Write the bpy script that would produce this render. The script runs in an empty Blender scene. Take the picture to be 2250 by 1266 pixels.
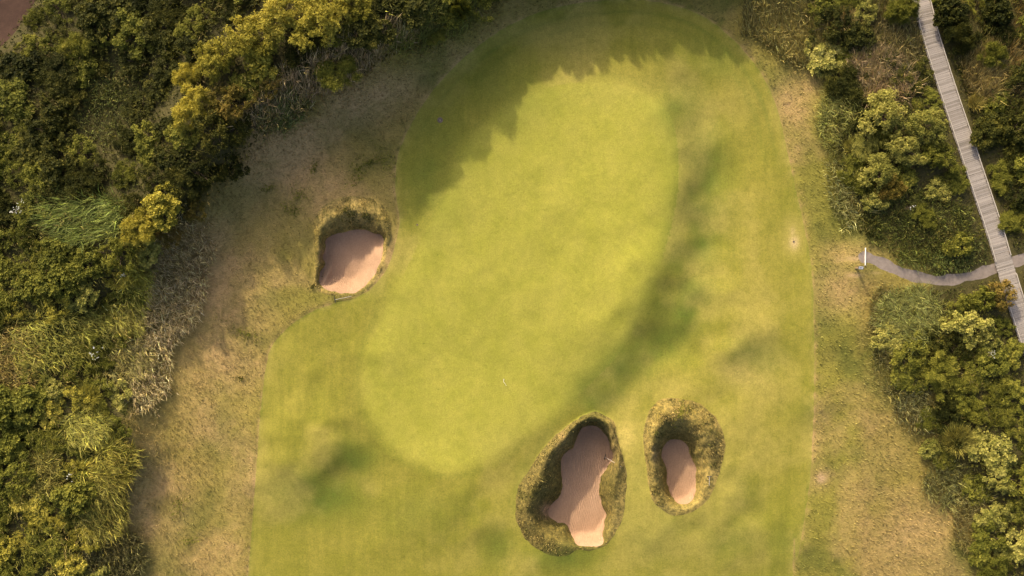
import bpy, bmesh, math, random
import numpy as np

# ------------------------------------------------------------------ camera, world, sun, exposure
S, H, CX, CY = 22.5, 77.0, 1125.0, 633.0        # photo pixels per metre on the z=0 plane, camera height, photo centre
scene = bpy.context.scene
COL = scene.collection
cam_d = bpy.data.cameras.new('camera'); cam = bpy.data.objects.new('camera', cam_d); COL.objects.link(cam)
cam.location = (0, 0, H); cam.rotation_euler = (0, 0, 0)
cam_d.sensor_width = 36.0; cam_d.lens = 36.0 * H / 100.0; cam_d.clip_end = 6000
scene.camera = cam
SUN_EL = math.radians(25.0); LD = np.array([0.44, 0.898])      # light travel direction in the picture (right, down)
SUN_ROT = math.atan2(-LD[0], LD[1])
w = bpy.data.worlds.new('World'); scene.world = w; w.use_nodes = True
wn = w.node_tree.nodes; sky = wn.new('ShaderNodeTexSky'); sky.sky_type = 'NISHITA'; sky.sun_disc = False
sky.sun_elevation = SUN_EL; sky.sun_rotation = SUN_ROT; sky.air_density = 0.7; sky.dust_density = 6.0; sky.ozone_density = 0.0
bg = wn['Background']; bg.inputs[1].default_value = 0.15
w.node_tree.links.new(sky.outputs[0], bg.inputs[0])
sd = bpy.data.lights.new('sun', 'SUN'); sd.energy = 2.9; sd.angle = math.radians(1.2); sd.color = (1.0, 0.86, 0.62)
so = bpy.data.objects.new('sun', sd); COL.objects.link(so)
so.location = (-30, 60, 60)
import mathutils
so.rotation_euler = mathutils.Vector((LD[0]*math.cos(SUN_EL), -LD[1]*math.cos(SUN_EL), -math.sin(SUN_EL))).to_track_quat('-Z', 'Y').to_euler()
scene.view_settings.view_transform = 'Standard'; scene.view_settings.look = 'None'
scene.view_settings.gamma = 1.0; scene.view_settings.exposure = 1.2
scene.view_settings.use_curve_mapping = False

rng = np.random.default_rng(7); random.seed(7)

# ------------------------------------------------------------------ small helpers
def tag(o, label, cat, group=None, kind=None):
    o['label'] = label; o['category'] = cat
    if group: o['group'] = group
    if kind: o['kind'] = kind
    return o
def empty(name, loc, rz=0.0):
    o = bpy.data.objects.new(name, None); COL.objects.link(o); o.location = loc; o.rotation_euler = (0, 0, rz)
    o.empty_display_size = 0.2
    return o
def link(name, me, mat=None, parent=None):
    o = bpy.data.objects.new(name, me); COL.objects.link(o)
    if mat is not None and not me.materials: me.materials.append(mat)
    if parent is not None: o.parent = parent
    return o
def mesh(name, verts, faces):
    me = bpy.data.meshes.new(name); me.from_pydata([tuple(map(float, v)) for v in verts], [], [tuple(f) for f in faces]); me.update()
    return me
def fast_mesh(name, V, loops, sizes, smooth=False):
    me = bpy.data.meshes.new(name)
    V = np.ascontiguousarray(V, np.float32); loops = np.ascontiguousarray(loops, np.int32).ravel(); sizes = np.asarray(sizes, np.int32)
    me.vertices.add(len(V)); me.vertices.foreach_set('co', V.ravel())
    me.loops.add(len(loops)); me.loops.foreach_set('vertex_index', loops)
    me.polygons.add(len(sizes)); st = np.concatenate([[0], np.cumsum(sizes)[:-1]]).astype(np.int32)
    me.polygons.foreach_set('loop_start', st)
    me.polygons.foreach_set('use_smooth', np.full(len(sizes), smooth, bool))
    me.update(calc_edges=True); me.validate()
    return me
def fattr(me, name, vals):
    a = me.attributes.new(name, 'FLOAT', 'POINT'); a.data.foreach_set('value', np.ascontiguousarray(vals, np.float32))
def cattr(me, name, cols):
    a = me.attributes.new(name, 'FLOAT_COLOR', 'POINT')
    c = np.ones((len(cols), 4), np.float32); c[:, :3] = cols; a.data.foreach_set('color', c.ravel())
def smoothstep(a, b, x):
    t = np.clip((x - a) / (b - a), 0, 1); return t * t * (3 - 2 * t)
def catmull(pts, closed=True, n=5):
    P = np.asarray(pts, float); out = []; m = len(P)
    for i in range(m if closed else m - 1):
        if closed: p0, p1, p2, p3 = P[(i-1) % m], P[i], P[(i+1) % m], P[(i+2) % m]
        else: p0, p1, p2, p3 = P[max(i-1, 0)], P[i], P[i+1], P[min(i+2, m-1)]
        for k in range(n):
            t = k / n
            out.append(0.5 * ((2*p1) + (p2-p0)*t + (2*p0-5*p1+4*p2-p3)*t*t + (3*p1-p0-3*p2+p3)*t**3))
    if not closed: out.append(P[-1])
    return np.array(out)
def sdf(U, V, poly, pad=None):
    P = np.asarray(poly, float); Q = np.roll(P, -1, 0); shp = np.shape(U); U = np.ravel(U).astype(float); V = np.ravel(V).astype(float)
    res = np.full(U.shape, -1e4)
    if pad is not None:
        sel = (U > P[:,0].min()-pad) & (U < P[:,0].max()+pad) & (V > P[:,1].min()-pad) & (V < P[:,1].max()+pad)
    else: sel = np.ones(U.shape, bool)
    u, v = U[sel], V[sel]; best = np.full(u.shape, 1e18); ins = np.zeros(u.shape, bool)
    for (x1, y1), (x2, y2) in zip(P, Q):
        dx, dy = x2-x1, y2-y1; L = dx*dx + dy*dy + 1e-12
        t = np.clip(((u-x1)*dx + (v-y1)*dy)/L, 0, 1)
        np.minimum(best, (u-x1-t*dx)**2 + (v-y1-t*dy)**2, out=best)
        if abs(dy) > 1e-9: ins ^= ((y1 > v) != (y2 > v)) & (u < dx*(v-y1)/dy + x1)
    d = np.sqrt(best); res[sel] = np.where(ins, d, -d)
    return res.reshape(shp)
def dline(U, V, pts):
    best = np.full(np.shape(U), 1e18)
    for (x1, y1), (x2, y2) in zip(pts[:-1], pts[1:]):
        dx, dy = x2-x1, y2-y1; L = dx*dx+dy*dy+1e-12
        t = np.clip(((U-x1)*dx+(V-y1)*dy)/L, 0, 1); best = np.minimum(best, (U-x1-t*dx)**2+(V-y1-t*dy)**2)
    return np.sqrt(best)
_ng = np.random.default_rng(99).random((256, 256))
def vnoise(x, y, s, o=0):
    x = np.asarray(x)/s + 37.3*o + 5000; y = np.asarray(y)/s + 91.7*o + 5000
    i, j = np.floor(x).astype(int), np.floor(y).astype(int); fx, fy = x-i, y-j
    fx = fx*fx*(3-2*fx); fy = fy*fy*(3-2*fy); g = lambda a, b: _ng[a % 256, b % 256]
    return (g(i,j)*(1-fx)+g(i+1,j)*fx)*(1-fy) + (g(i,j+1)*(1-fx)+g(i+1,j+1)*fx)*fy
def fbm(x, y, s, o=0, n=3):
    r = 0; a = 1; t = 0
    for k in range(n): r = r + a*vnoise(x, y, s/2**k, o+k*3); t += a; a *= .55
    return r/t

# ------------------------------------------------------------------ outlines, in photo pixels
FAIR = catmull([(520,3200),(530,1500),(545,1266),(556,1130),(565,1000),(575,880),(590,780),(625,727),(680,688),(740,665),(800,645),(845,600),(866,545),(878,490),(869,420),(873,350),(890,300),(917,250),(950,200),(1000,145),(1060,95),(1130,50),(1220,17),(1320,2),(1400,0),(1480,12),(1540,34),(1590,68),(1640,118),(1680,175),(1708,240),(1725,310),(1745,400),(1765,490),(1783,590),(1788,700),(1789,850),(1786,950),(1780,1050),(1766,1150),(1752,1230),(1740,1350),(1720,3200)])
GREEN = catmull([(1290,182),(1360,186),(1430,215),(1475,260),(1490,330),(1490,420),(1475,500),(1452,580),(1425,650),(1395,720),(1350,790),(1290,850),(1230,903),(1150,955),(1090,1000),(1030,1025),(970,1030),(900,1005),(850,970),(815,910),(799,850),(806,780),(830,720),(868,640),(900,580),(930,520),(970,450),(1003,370),(1034,310),(1090,260),(1160,215),(1220,190)])
z7 = lambda L: [(1050+x/2.838, 820+y/2.838) for x, y in L]
B1S = catmull([(716,524),(735,514),(756,510),(772,505),(800,506),(822,515),(839,520),(841,545),(833,580),(817,612),(792,637),(766,644),(740,642),(715,637),(703,622),(706,598),(715,580),(708,562),(716,545)])
B1O = catmull([(690,545),(688,490),(708,456),(745,434),(790,430),(826,442),(852,466),(862,500),(855,540),(842,582),(824,618),(797,645),(766,651),(740,649),(708,644),(694,622),(692,585)])
B2S = catmull(z7([(650,340),(740,328),(800,400),(828,470),(845,500),(830,560),(785,620),(758,680),(765,790),(795,880),(782,960),(772,1070),(690,1086),(622,1068),(578,1005),(560,950),(500,925),(440,890),(450,835),(512,760),(525,650),(515,570),(540,500),(592,470),(610,420)]))
B2O = catmull(z7([(750,248),(840,300),(868,380),(885,470),(912,560),(926,660),(922,780),(902,920),(852,1015),(790,1085),(690,1108),(620,1105),(560,1135),(480,1142),(400,1116),(310,1050),(258,960),(235,850),(258,700),(320,590),(400,480),(500,380),(600,292),(680,258)]))
B3S = catmull(z7([(1180,432),(1240,414),(1300,442),(1318,500),(1350,570),(1362,660),(1352,760),(1330,800),(1282,817),(1228,792),(1190,730),(1175,640),(1168,575),(1143,512)]))
B3O = catmull(z7([(1110,182),(1200,155),(1320,165),(1430,220),(1502,310),(1537,420),(1532,540),(1502,640),(1462,740),(1400,822),(1320,872),(1240,887),(1180,872),(1110,822),(1070,730),(1052,600),(1038,480),(1030,380),(1058,260)]))
PATHC = catmull([(1886,566),(1908,566),(1935,577),(1965,592),(2005,606),(2050,615),(2090,615),(2135,606),(2180,592),(2215,580),(2260,566),(2330,540),(2420,490),(2600,420)], False, 5)
def ribbon(c, hw):
    t = np.gradient(c, axis=0); t /= np.linalg.norm(t, axis=1)[:, None]; n = np.c_[-t[:,1], t[:,0]]
    hw = np.asarray(hw)[:, None] if np.ndim(hw) else hw
    return np.r_[c + n*hw, (c - n*hw)[::-1]]
pk = np.arange(len(PATHC)); PATH = ribbon(PATHC, 11.0 + 2.0*np.sin(pk*.7) - 4.5*np.exp(-((pk-0)/2.0)**2))
TRACK = catmull([(-500,420),(-120,190),(10,95),(60,30),(84,-10),(140,-110),(260,-400),(60,-400),(-120,-150),(-300,60),(-600,260)])
# tall vegetation: left and top, then right
VEGL = np.array([(-3000,-3000),(4000,-3000),(4000,-60),(1900,-20),(1700,-25),(1640,-60),(1540,-88),(1400,-95),(1250,-65),(1120,2),(1010,60),(900,120),(860,138),(800,182),(720,222),(650,280),(600,300),(555,340),(505,400),(480,440),(410,520),(335,580),(310,650),(292,720),(284,800),(300,850),(302,950),(310,980),(290,1040),(262,1120),(268,1200),(240,1300),(230,1700),(200,3000),(-3000,3000)], float)
VEGR = np.array([(1690,-30),(1738,60),(1765,120),(1800,200),(1792,260),(1812,340),(1832,420),(1862,480),(1905,535),(1960,570),(2000,590),(2010,625),(1950,622),(1912,632),(1925,690),(1935,750),(1962,850),(2000,950),(2060,1030),(2110,1100),(2150,1200),(2165,1300),(2180,1700),(2200,3000),(5000,3000),(5000,-30)], float)
TALLR = np.array([(1893,640),(1897,760),(1893,900),(1880,1040),(1862,1200),(1850,1330),(1850,1700),(2300,1700),(2300,900),(1950,640)], float)       # uncut fescue, right
TALLL = np.array([(560,320),(540,420),(555,560),(580,700),(565,800),(540,870),(470,880),(468,1050),(455,1330),(450,1700),(150,1700),(200,600),(450,320)], float)   # uncut, left
BWC = catmull([(1908,-400),(1963,-200),(2024,0),(2038,57),(2060,130),(2088,217),(2116,300),(2141,376),(2167,453),(2189,520),(2205,575),(2226,645),(2246,708),(2270,780),(2330,960),(2400,1170)], False, 8)

# ------------------------------------------------------------------ height field, metres
def idw(U, V, pts):
    n = 0; d = 0
    for x, y, z in pts:
        ww = 1.0/((U-x)**2 + (V-y)**2 + 30**2)**1.5; n = n + ww*z; d = d + ww
    return n/d
LEFTP = [(930,60,5.6),(860,90,6.3),(760,120,5.8),(600,200,4.8),(500,300,4.6),(430,420,4.2),(320,540,4.2),(275,680,1.6),(250,790,1.0),(240,860,2.0),(270,930,3.0),(240,1040,2.2),(220,1150,1.6),(200,1300,1.5),(100,300,2.6),(230,220,1.8),(100,600,2.8),(100,900,2.2),(20,1150,2),(0,0,1.5),(1120,-60,3.4),(1300,-140,3.2),(1450,-160,3.2),(1580,-140,3.0),(1750,-150,1.2),(2100,-200,1.0),(2300,-400,1.0)]
# (crest u, crest v, height, sigma across, sigma sunny side, sigma far side)
BUMPS = [(1628,742,.6,55,110,38),(1455,665,.38,75,150,80),(1395,775,.15,55,90,55),
         (1530,300,.18,55,150,70),(1545,430,.22,50,120,70),(735,955,.62,45,150,42),(650,1030,.62,70,130,45),(1795,880,.25,40,90,30),
         (1440,1145,.35,60,90,45),(1590,1060,.35,50,110,50),(1600,1190,.3,60,90,50),(1060,1150,.3,30,80,30),(1215,1200,.3,60,60,40),
         (1850,720,.25,40,90,40),(960,640,.18,120,200,90),(1480,850,.2,80,60,120),(1180,420,.15,150,150,150),(1180,740,.12,160,150,120),
         (830,760,.2,50,120,60),(1700,1180,.25,60,120,60),(1640,950,.15,50,80,60),(960,1120,.2,120,90,60)]
def bunker_dz(U, V, z0, PS, PO, D, lip, ctr, rad, ds, do):
    q = ((U-ctr[0])*LD[0] + (V-ctr[1])*LD[1])/rad
    Dl = D*np.maximum(1-smoothstep(-.1, .45, q), smoothstep(3, 42, do)); lp = lip*(1 - .95*smoothstep(-.35, .45, q))
    t = np.where(ds < 0, -ds/np.maximum(-ds + np.maximum(do, 0), 1e-6), 0)
    tt = .55 + .16*(fbm(U, V, 14, 51, 2)-.5); bank = np.where(t < tt, -Dl + (Dl+lp)*(1-(1-t/tt)**1.25), lp*(1-smoothstep(tt, 1.0, t)**1.3))
    sand = -Dl - .10*smoothstep(0, 45, ds)
    return np.where(do <= 0, 0, np.where(ds >= 0, sand, bank))
BUNK = [(B1S,B1O,1.6,.4,(775,560),105),(B2S,B2O,2.4,.65,(1262,1080),150),(B3S,B3O,2.05,.8,(1505,1010),110)]
def build_height(U, V, sd):
    dl, dr = sd['vegl'], sd['vegr']
    z = idw(U, V, LEFTP)*smoothstep(-95, 115, dl)
    z = z + 0.8*smoothstep(-30, 120, dr)*(1-smoothstep(-30, 60, dl)) + .5*(fbm(U, V, 130, 5)-.5)*smoothstep(0, 80, np.maximum(dl, dr))
    z = z + (.22+.38*smoothstep(1150, 1450, U))*smoothstep(-75, 22, sd['green'])
    z = z + .18*(fbm(U, V, 170, 2, 2)-.5) + .05*(fbm(U, V, 45, 3, 2)-.5)*(1-smoothstep(-20, 10, sd['green']))
    z = z - .62*(.45+1.1*fbm(U, V, 110, 66, 2))*np.exp(-.5*(dline(U, V, [(1500,190),(1540,270),(1562,400),(1545,540),(1515,680),(1430,790),(1330,870)])/64)**2)
    for (cu, cv, A, sx, sn, sf) in BUMPS:
        A = 1.2*A*(.55+.9*fbm(U, V, 70, 41, 2))
        a = (U-cu)*LD[0] + (V-cv)*LD[1]; b = -(U-cu)*LD[1] + (V-cv)*LD[0]
        z = z + A*np.exp(-.5*(b/sx)**2)*np.exp(-.5*(a/np.where(a < 0, sn, sf))**2)
    # level strip under boardwalk and path
    k = 1-smoothstep(25, 90, np.minimum(sd['bw'], sd['pathd'])); k = k*smoothstep(1840, 1900, U)
    z = z*(1-k) + .45*k
    for i, (PS, PO, D, lip, c, r) in enumerate(BUNK):
        z = z + bunker_dz(U, V, z, PS, PO, D, lip, c, r, sd['s%d' % i], sd['o%d' % i])
    rough = smoothstep(0, 10, -sd['fair'])
    z = z + rough*(.05 + .07*(fbm(U, V, 22, 8, 2)-.5))
    far = smoothstep(600, 4000, np.maximum(np.abs(U-CX)-1300, np.abs(V-CY)-900))
    return z*(1-far)
step = 5.0
gu = np.r_[-60000,-20000,-8000,-4000,-2200,-1400,-900,-600,np.arange(-400, 2650.1, step),2850,3200,3700,4600,6500,10000,22000,62000]
gv = np.r_[-60000,-20000,-8000,-4000,-2200,-1400,-900,-600,np.arange(-400, 1650.1, step),1850,2200,2700,3600,5500,9000,22000,62000]
GU, GV = np.meshgrid(gu, gv)
def fields(U, V):
    f = {'fair': sdf(U,V,FAIR), 'green': sdf(U,V,GREEN,200), 'vegl': sdf(U,V,VEGL), 'vegr': sdf(U,V,VEGR), 'path': sdf(U,V,PATH,120), 'track': sdf(U,V,TRACK,300),
         'bw': dline(U,V,BWC[::3]), 'pathd': dline(U,V,PATHC[::2])}
    for i, b in enumerate(BUNK): f['s%d'%i] = sdf(U,V,b[0],120) + 9*(fbm(U,V,15,40+i)-.5); f['o%d'%i] = sdf(U,V,b[1],120) + 9*(fbm(U,V,24,50+i)-.5)
    f['fair'] = f['fair'] + 3.2*(fbm(U,V,16,45)-.5); f['path'] = f['path'] + 6*(fbm(U,V,13,46)-.5)
    return f
F = fields(GU, GV)
GZ = build_height(GU, GV, F)
def bil(A, u, v):
    i = np.clip(np.searchsorted(gu, u)-1, 0, len(gu)-2); j = np.clip(np.searchsorted(gv, v)-1, 0, len(gv)-2)
    fu = (u-gu[i])/(gu[i+1]-gu[i]); fv = (v-gv[j])/(gv[j+1]-gv[j])
    return (A[j,i]*(1-fu)+A[j,i+1]*fu)*(1-fv) + (A[j+1,i]*(1-fu)+A[j+1,i+1]*fu)*fv
def unproj(u, v, z):
    k = 1 - z/H
    return (u-CX)/S*k, (CY-v)/S*k
def ground_world(x, y):
    u, v = CX+x*S, CY-y*S
    for _ in range(6):
        z = bil(GZ, u, v); k = 1-z/H; u, v = CX+x*S/k, CY-y*S/k
    return bil(GZ, u, v)
def on_ground(u, v, up=0.0):      # a photo pixel on the ground -> world
    u = np.asarray(u, float); v = np.asarray(v, float); z = bil(GZ, u, v); x, y = unproj(u, v, z)
    return x, y, z+up
def at_height(u, v, up):          # world x, y of something seen at this pixel `up` metres above the ground there, and the ground z below it
    z = bil(GZ, np.asarray(u, float), np.asarray(v, float)) + up
    x, y = unproj(u, v, z); return x, y, ground_world(x, y)

# ------------------------------------------------------------------ materials
def nt(name):
    m = bpy.data.materials.new(name); m.use_nodes = True; n = m.node_tree; n.nodes.clear()
    out = n.nodes.new('ShaderNodeOutputMaterial'); b = n.nodes.new('ShaderNodeBsdfPrincipled'); n.links.new(b.outputs[0], out.inputs[0])
    b.inputs['Specular IOR Level'].default_value = .15
    return m, n, b
def N(n, t, **kw):
    x = n.nodes.new(t)
    for k, v in kw.items():
        if k in x.bl_rna.properties and k not in ('inputs',): setattr(x, k, v)
    return x
def noise(n, scale, detail=4, vec=None, rough=.6, dim='3D'):
    x = n.nodes.new('ShaderNodeTexNoise'); x.inputs['Scale'].default_value = scale; x.inputs['Detail'].default_value = detail; x.inputs['Roughness'].default_value = rough
    if vec is not None: n.links.new(vec, x.inputs['Vector'])
    return x.outputs[0]
def coords(n, scale=(1,1,1), rot=0.0):
    tc = n.nodes.new('ShaderNodeTexCoord'); mp = n.nodes.new('ShaderNodeMapping'); mp.inputs['Scale'].default_value = scale; mp.inputs['Rotation'].default_value = (0,0,rot)
    n.links.new(tc.outputs['Object'], mp.inputs[0]); return mp.outputs[0]
def ramp(n, fac, stops):
    r = n.nodes.new('ShaderNodeValToRGB'); e = r.color_ramp.elements
    while len(e) < len(stops): e.new(.5)
    for k, (p, c) in enumerate(stops): e[k].position = p; e[k].color = (*c, 1) if len(c) == 3 else c
    n.links.new(fac, r.inputs[0]); return r.outputs[0]
def mix(n, fac, a, b, mode='MIX'):
    x = n.nodes.new('ShaderNodeMix'); x.data_type = 'RGBA'; x.blend_type = mode
    for s, v in ((x.inputs[0], fac), (x.inputs[6], a), (x.inputs[7], b)):
        if isinstance(v, (int, float)): s.default_value = v
        elif isinstance(v, tuple): s.default_value = (*v, 1)
        else: n.links.new(v, s)
    return x.outputs[2]
def math_(n, op, a, b=0.0, clamp=False):
    x = n.nodes.new('ShaderNodeMath'); x.operation = op; x.use_clamp = clamp
    for s, v in ((x.inputs[0], a), (x.inputs[1], b)):
        if isinstance(v, (int, float)): s.default_value = v
        else: n.links.new(v, s)
    return x.outputs[0]
def attr(n, name):
    x = n.nodes.new('ShaderNodeAttribute'); x.attribute_name = name; return x
def bump(n, b, h, strength, dist):
    x = n.nodes.new('ShaderNodeBump'); x.inputs['Strength'].default_value = strength; x.inputs['Distance'].default_value = dist
    n.links.new(h, x.inputs['Height']); n.links.new(x.outputs[0], b.inputs['Normal'])

def turf(name, base, alt, lush_shade_c, dryc, barec, fine, bdist, an=(1,1,1), gbase=None):
    m, n, b = nt(name); b.inputs['Roughness'].default_value = .85
    c = coords(n)
    big = noise(n, .35, 5, c); mid = noise(n, 1.6, 5, c, .7); fin = noise(n, fine, 5, coords(n, an), .75)
    col = mix(n, ramp(n, big, [(.35,(0,0,0)),(.65,(1,1,1))]), base, alt)
    if gbase:
        st_ = noise(n, 1.0, 4, coords(n, (2.0,.16,1), -.5), .6); col = mix(n, 1.0, col, ramp(n, st_, [(.3,(.90,.92,.89)),(.7,(1.08,1.07,1.07))]), 'MULTIPLY')
        col = mix(n, math_(n, 'ADD', attr(n, 'gmix').outputs['Fac'], math_(n, 'MULTIPLY', math_(n, 'SUBTRACT', mid, .5), .35), True), col, mix(n, ramp(n, big, [(.35,(0,0,0)),(.65,(1,1,1))]), *gbase))
    if name == 'rough_turf': col = mix(n, attr(n, 'mown').outputs['Fac'], col, (.185,.165,.030))
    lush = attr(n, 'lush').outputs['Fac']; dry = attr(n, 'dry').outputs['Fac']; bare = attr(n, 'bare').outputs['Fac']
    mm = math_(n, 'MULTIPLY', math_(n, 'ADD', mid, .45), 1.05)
    col = mix(n, math_(n, 'MULTIPLY', lush, mm, True), col, lush_shade_c)
    col = mix(n, math_(n, 'MULTIPLY', dry, mm, True), col, dryc)
    sp = math_(n, 'ADD', math_(n, 'MULTIPLY', bare, 1.6), math_(n, 'MULTIPLY', math_(n, 'SUBTRACT', fin, .6), 1.6))
    col = mix(n, math_(n, 'MULTIPLY', sp, bare, True), col, barec)
    col = mix(n, attr(n, 'litter').outputs['Fac'], col, (.060,.052,.018)) if name == 'rough_turf' else col
    v = ramp(n, fin, [(.3,(.60,.60,.56)),(.7,(1.32,1.32,1.26))] if an[1] > 1 else [(.3,(.72,.72,.70)),(.7,(1.2,1.2,1.15))]); col = mix(n, 1.0, col, v, 'MULTIPLY')
    if 'bank' in name: col = mix(n, 1.0, col, ramp(n, noise(n, 2.6, 6, c, .75), [(.32,(.38,.40,.36)),(.5,(1,1,1)),(.68,(1.9,1.75,1.6))]), 'MULTIPLY')
    if gbase: col = mix(n, 1.0, col, ramp(n, noise(n, 3.1, 2, c, .5), [(.66,(1,1,1)),(.74,(.80,.84,.76))]), 'MULTIPLY')
    v2 = ramp(n, mid, [(.3,(.88,.9,.86)),(.7,(1.1,1.08,1.05))]); col = mix(n, 1.0, col, v2, 'MULTIPLY')
    n.links.new(col, b.inputs['Base Color'])
    bump(n, b, fin, .6, bdist)
    return m
M = {}
GB = ((.218,.212,.030), (.250,.232,.040))
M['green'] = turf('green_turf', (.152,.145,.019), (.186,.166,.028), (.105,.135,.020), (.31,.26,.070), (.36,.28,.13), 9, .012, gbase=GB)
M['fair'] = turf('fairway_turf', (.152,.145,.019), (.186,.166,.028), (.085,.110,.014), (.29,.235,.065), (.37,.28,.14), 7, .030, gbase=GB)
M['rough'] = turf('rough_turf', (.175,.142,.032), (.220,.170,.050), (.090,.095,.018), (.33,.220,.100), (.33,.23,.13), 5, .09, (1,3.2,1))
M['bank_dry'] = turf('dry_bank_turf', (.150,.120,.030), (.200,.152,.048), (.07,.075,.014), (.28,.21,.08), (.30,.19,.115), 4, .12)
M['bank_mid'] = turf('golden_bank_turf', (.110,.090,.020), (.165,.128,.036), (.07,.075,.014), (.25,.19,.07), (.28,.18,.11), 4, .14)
M['bank'] = turf('bank_turf', (.075,.064,.016), (.120,.095,.028), (.07,.075,.014), (.22,.165,.06), (.28,.18,.11), 4, .14)  # turf colour darkened so this bank looks out of the sun

def simple(name, c1, c2, scale, rough=.9, bscale=None, bdist=.01, sc=(1,1,1)):
    m, n, b = nt(name); b.inputs['Roughness'].default_value = rough
    f = noise(n, scale, 6, coords(n, sc), .65)
    n.links.new(ramp(n, f, [(.3, c1), (.7, c2)]), b.inputs['Base Color'])
    if bscale: bump(n, b, noise(n, bscale, 5, coords(n, sc), .7), .7, bdist)
    return m
def sand_mat():
    m, n, b = nt('bunker_sand'); b.inputs['Roughness'].default_value = .95
    f = noise(n, .7, 6, coords(n), .6); g = noise(n, 7, 6, coords(n), .75)
    col = ramp(n, f, [(.3,(.270,.170,.105)),(.7,(.325,.207,.130))]); col = mix(n, 1.0, col, ramp(n, g, [(.3,(.84,.83,.82)),(.7,(1.12,1.12,1.12))]), 'MULTIPLY')
    n.links.new(col, b.inputs['Base Color'])
    wv = n.nodes.new('ShaderNodeTexWave'); wv.inputs['Scale'].default_value = 2.2; wv.inputs['Distortion'].default_value = 7; wv.inputs['Detail'].default_value = 3
    n.links.new(coords(n, (1,.35,1), .5), wv.inputs['Vector'])
    bump(n, b, math_(n, 'ADD', math_(n, 'MULTIPLY', wv.outputs['Fac'], .5), g), .8, .06)
    return m
M['sand'] = sand_mat()
M['path'] = simple('path_gravel', (.135,.112,.098), (.205,.170,.145), 2.2, .95, 22, .015)
M['track'] = simple('track_soil', (.030,.016,.011), (.055,.030,.021), .8, .95, 6, .04)
M['timber'] = None
def timber():
    m, n, b = nt('weathered_plank'); b.inputs['Roughness'].default_value = .8
    oi = n.nodes.new('ShaderNodeObjectInfo')
    f = noise(n, 5, 6, coords(n, (1,9,9)), .7)
    col = ramp(n, f, [(.25,(.185,.165,.145)),(.75,(.275,.245,.218))])
    col = mix(n, 1.0, col, ramp(n, oi.outputs['Random'], [(0,(.66,.65,.63)),(.25,(.92,.91,.90)),(.6,(1,1,1)),(1,(1.14,1.13,1.12))]), 'MULTIPLY')
    n.links.new(col, b.inputs['Base Color']); bump(n, b, f, .4, .006)
    return m
M['timber'] = timber()
M['rail'] = simple('pale_rail_timber', (.29,.26,.22), (.39,.35,.30), 4, .75, 20, .004, (1,6,6))
M['bearer'] = simple('dark_bearer_timber', (.10,.075,.055), (.16,.12,.09), 3, .9, 15, .005)
M['white'] = simple('white_paint', (.48,.45,.40), (.70,.68,.63), 6, .6, 20, .003)
M['dark'] = simple('dark_metal', (.02,.02,.02), (.05,.05,.045), 5, .5)
M['postwood'] = simple('brown_post_timber', (.17,.12,.07), (.26,.19,.11), 5, .85, 18, .004, (4,4,1))
M['black'] = simple('black_plastic', (.015,.015,.015), (.03,.03,.03), 8, .5)
M['flag'] = simple('flag_cloth', (.65,.60,.50), (.75,.72,.66), 4, .8)
M['bark'] = simple('bark', (.07,.05,.035), (.14,.10,.07), 8, .95, 15, .01)

def leaf_mat(name, cols, trans=.22):
    m = bpy.data.materials.new(name); m.use_nodes = True; n = m.node_tree; n.nodes.clear()
    out = n.nodes.new('ShaderNodeOutputMaterial')
    b = n.nodes.new('ShaderNodeBsdfPrincipled'); b.inputs['Roughness'].default_value = .75; b.inputs['Specular IOR Level'].default_value = .10
    t = n.nodes.new('ShaderNodeBsdfTranslucent'); mx = n.nodes.new('ShaderNodeMixShader'); mx.inputs[0].default_value = trans
    geo = n.nodes.new('ShaderNodeNewGeometry'); a = math_(n, 'ADD', math_(n, 'MULTIPLY', attr(n, 'tint').outputs['Fac'], .62), math_(n, 'MULTIPLY', math_(n, 'SUBTRACT', noise(n, .55, 3, geo.outputs['Position'], .6), .25), .76)); oi = n.nodes.new('ShaderNodeObjectInfo')
    f = math_(n, 'ADD', math_(n, 'MULTIPLY', a, .8), math_(n, 'MULTIPLY', oi.outputs['Random'], .2))
    k = len(cols); col = ramp(n, f, [(.08 + .84*i/(k-1), c) for i, c in enumerate(cols)])
    n.links.new(col, b.inputs['Base Color']); n.links.new(mix(n, 1.0, col, (1.2,1.15,.7), 'MULTIPLY'), t.inputs[0])
    n.links.new(b.outputs[0], mx.inputs[1]); n.links.new(t.outputs[0], mx.inputs[2]); n.links.new(mx.outputs[0], out.inputs[0])
    return m
LEAF = {
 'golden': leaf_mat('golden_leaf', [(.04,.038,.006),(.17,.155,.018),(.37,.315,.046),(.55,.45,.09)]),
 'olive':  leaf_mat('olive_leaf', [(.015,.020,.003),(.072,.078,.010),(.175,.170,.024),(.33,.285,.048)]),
 'dark':   leaf_mat('dark_leaf', [(.005,.008,.002),(.017,.021,.003),(.055,.055,.008),(.17,.142,.021)]),  # dark green leaf, deepened in place of shade over the upper left thicket
 'orange': leaf_mat('orange_tinged_leaf', [(.025,.025,.005),(.09,.078,.012),(.20,.14,.028),(.35,.215,.06)]),
 'pale':   leaf_mat('pale_green_leaf', [(.04,.05,.008),(.15,.152,.028),(.32,.29,.065),(.50,.43,.13)]),
 'white':  leaf_mat('white_petal', [(.40,.40,.33),(.52,.52,.45),(.62,.62,.56)], .1),
}
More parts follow.
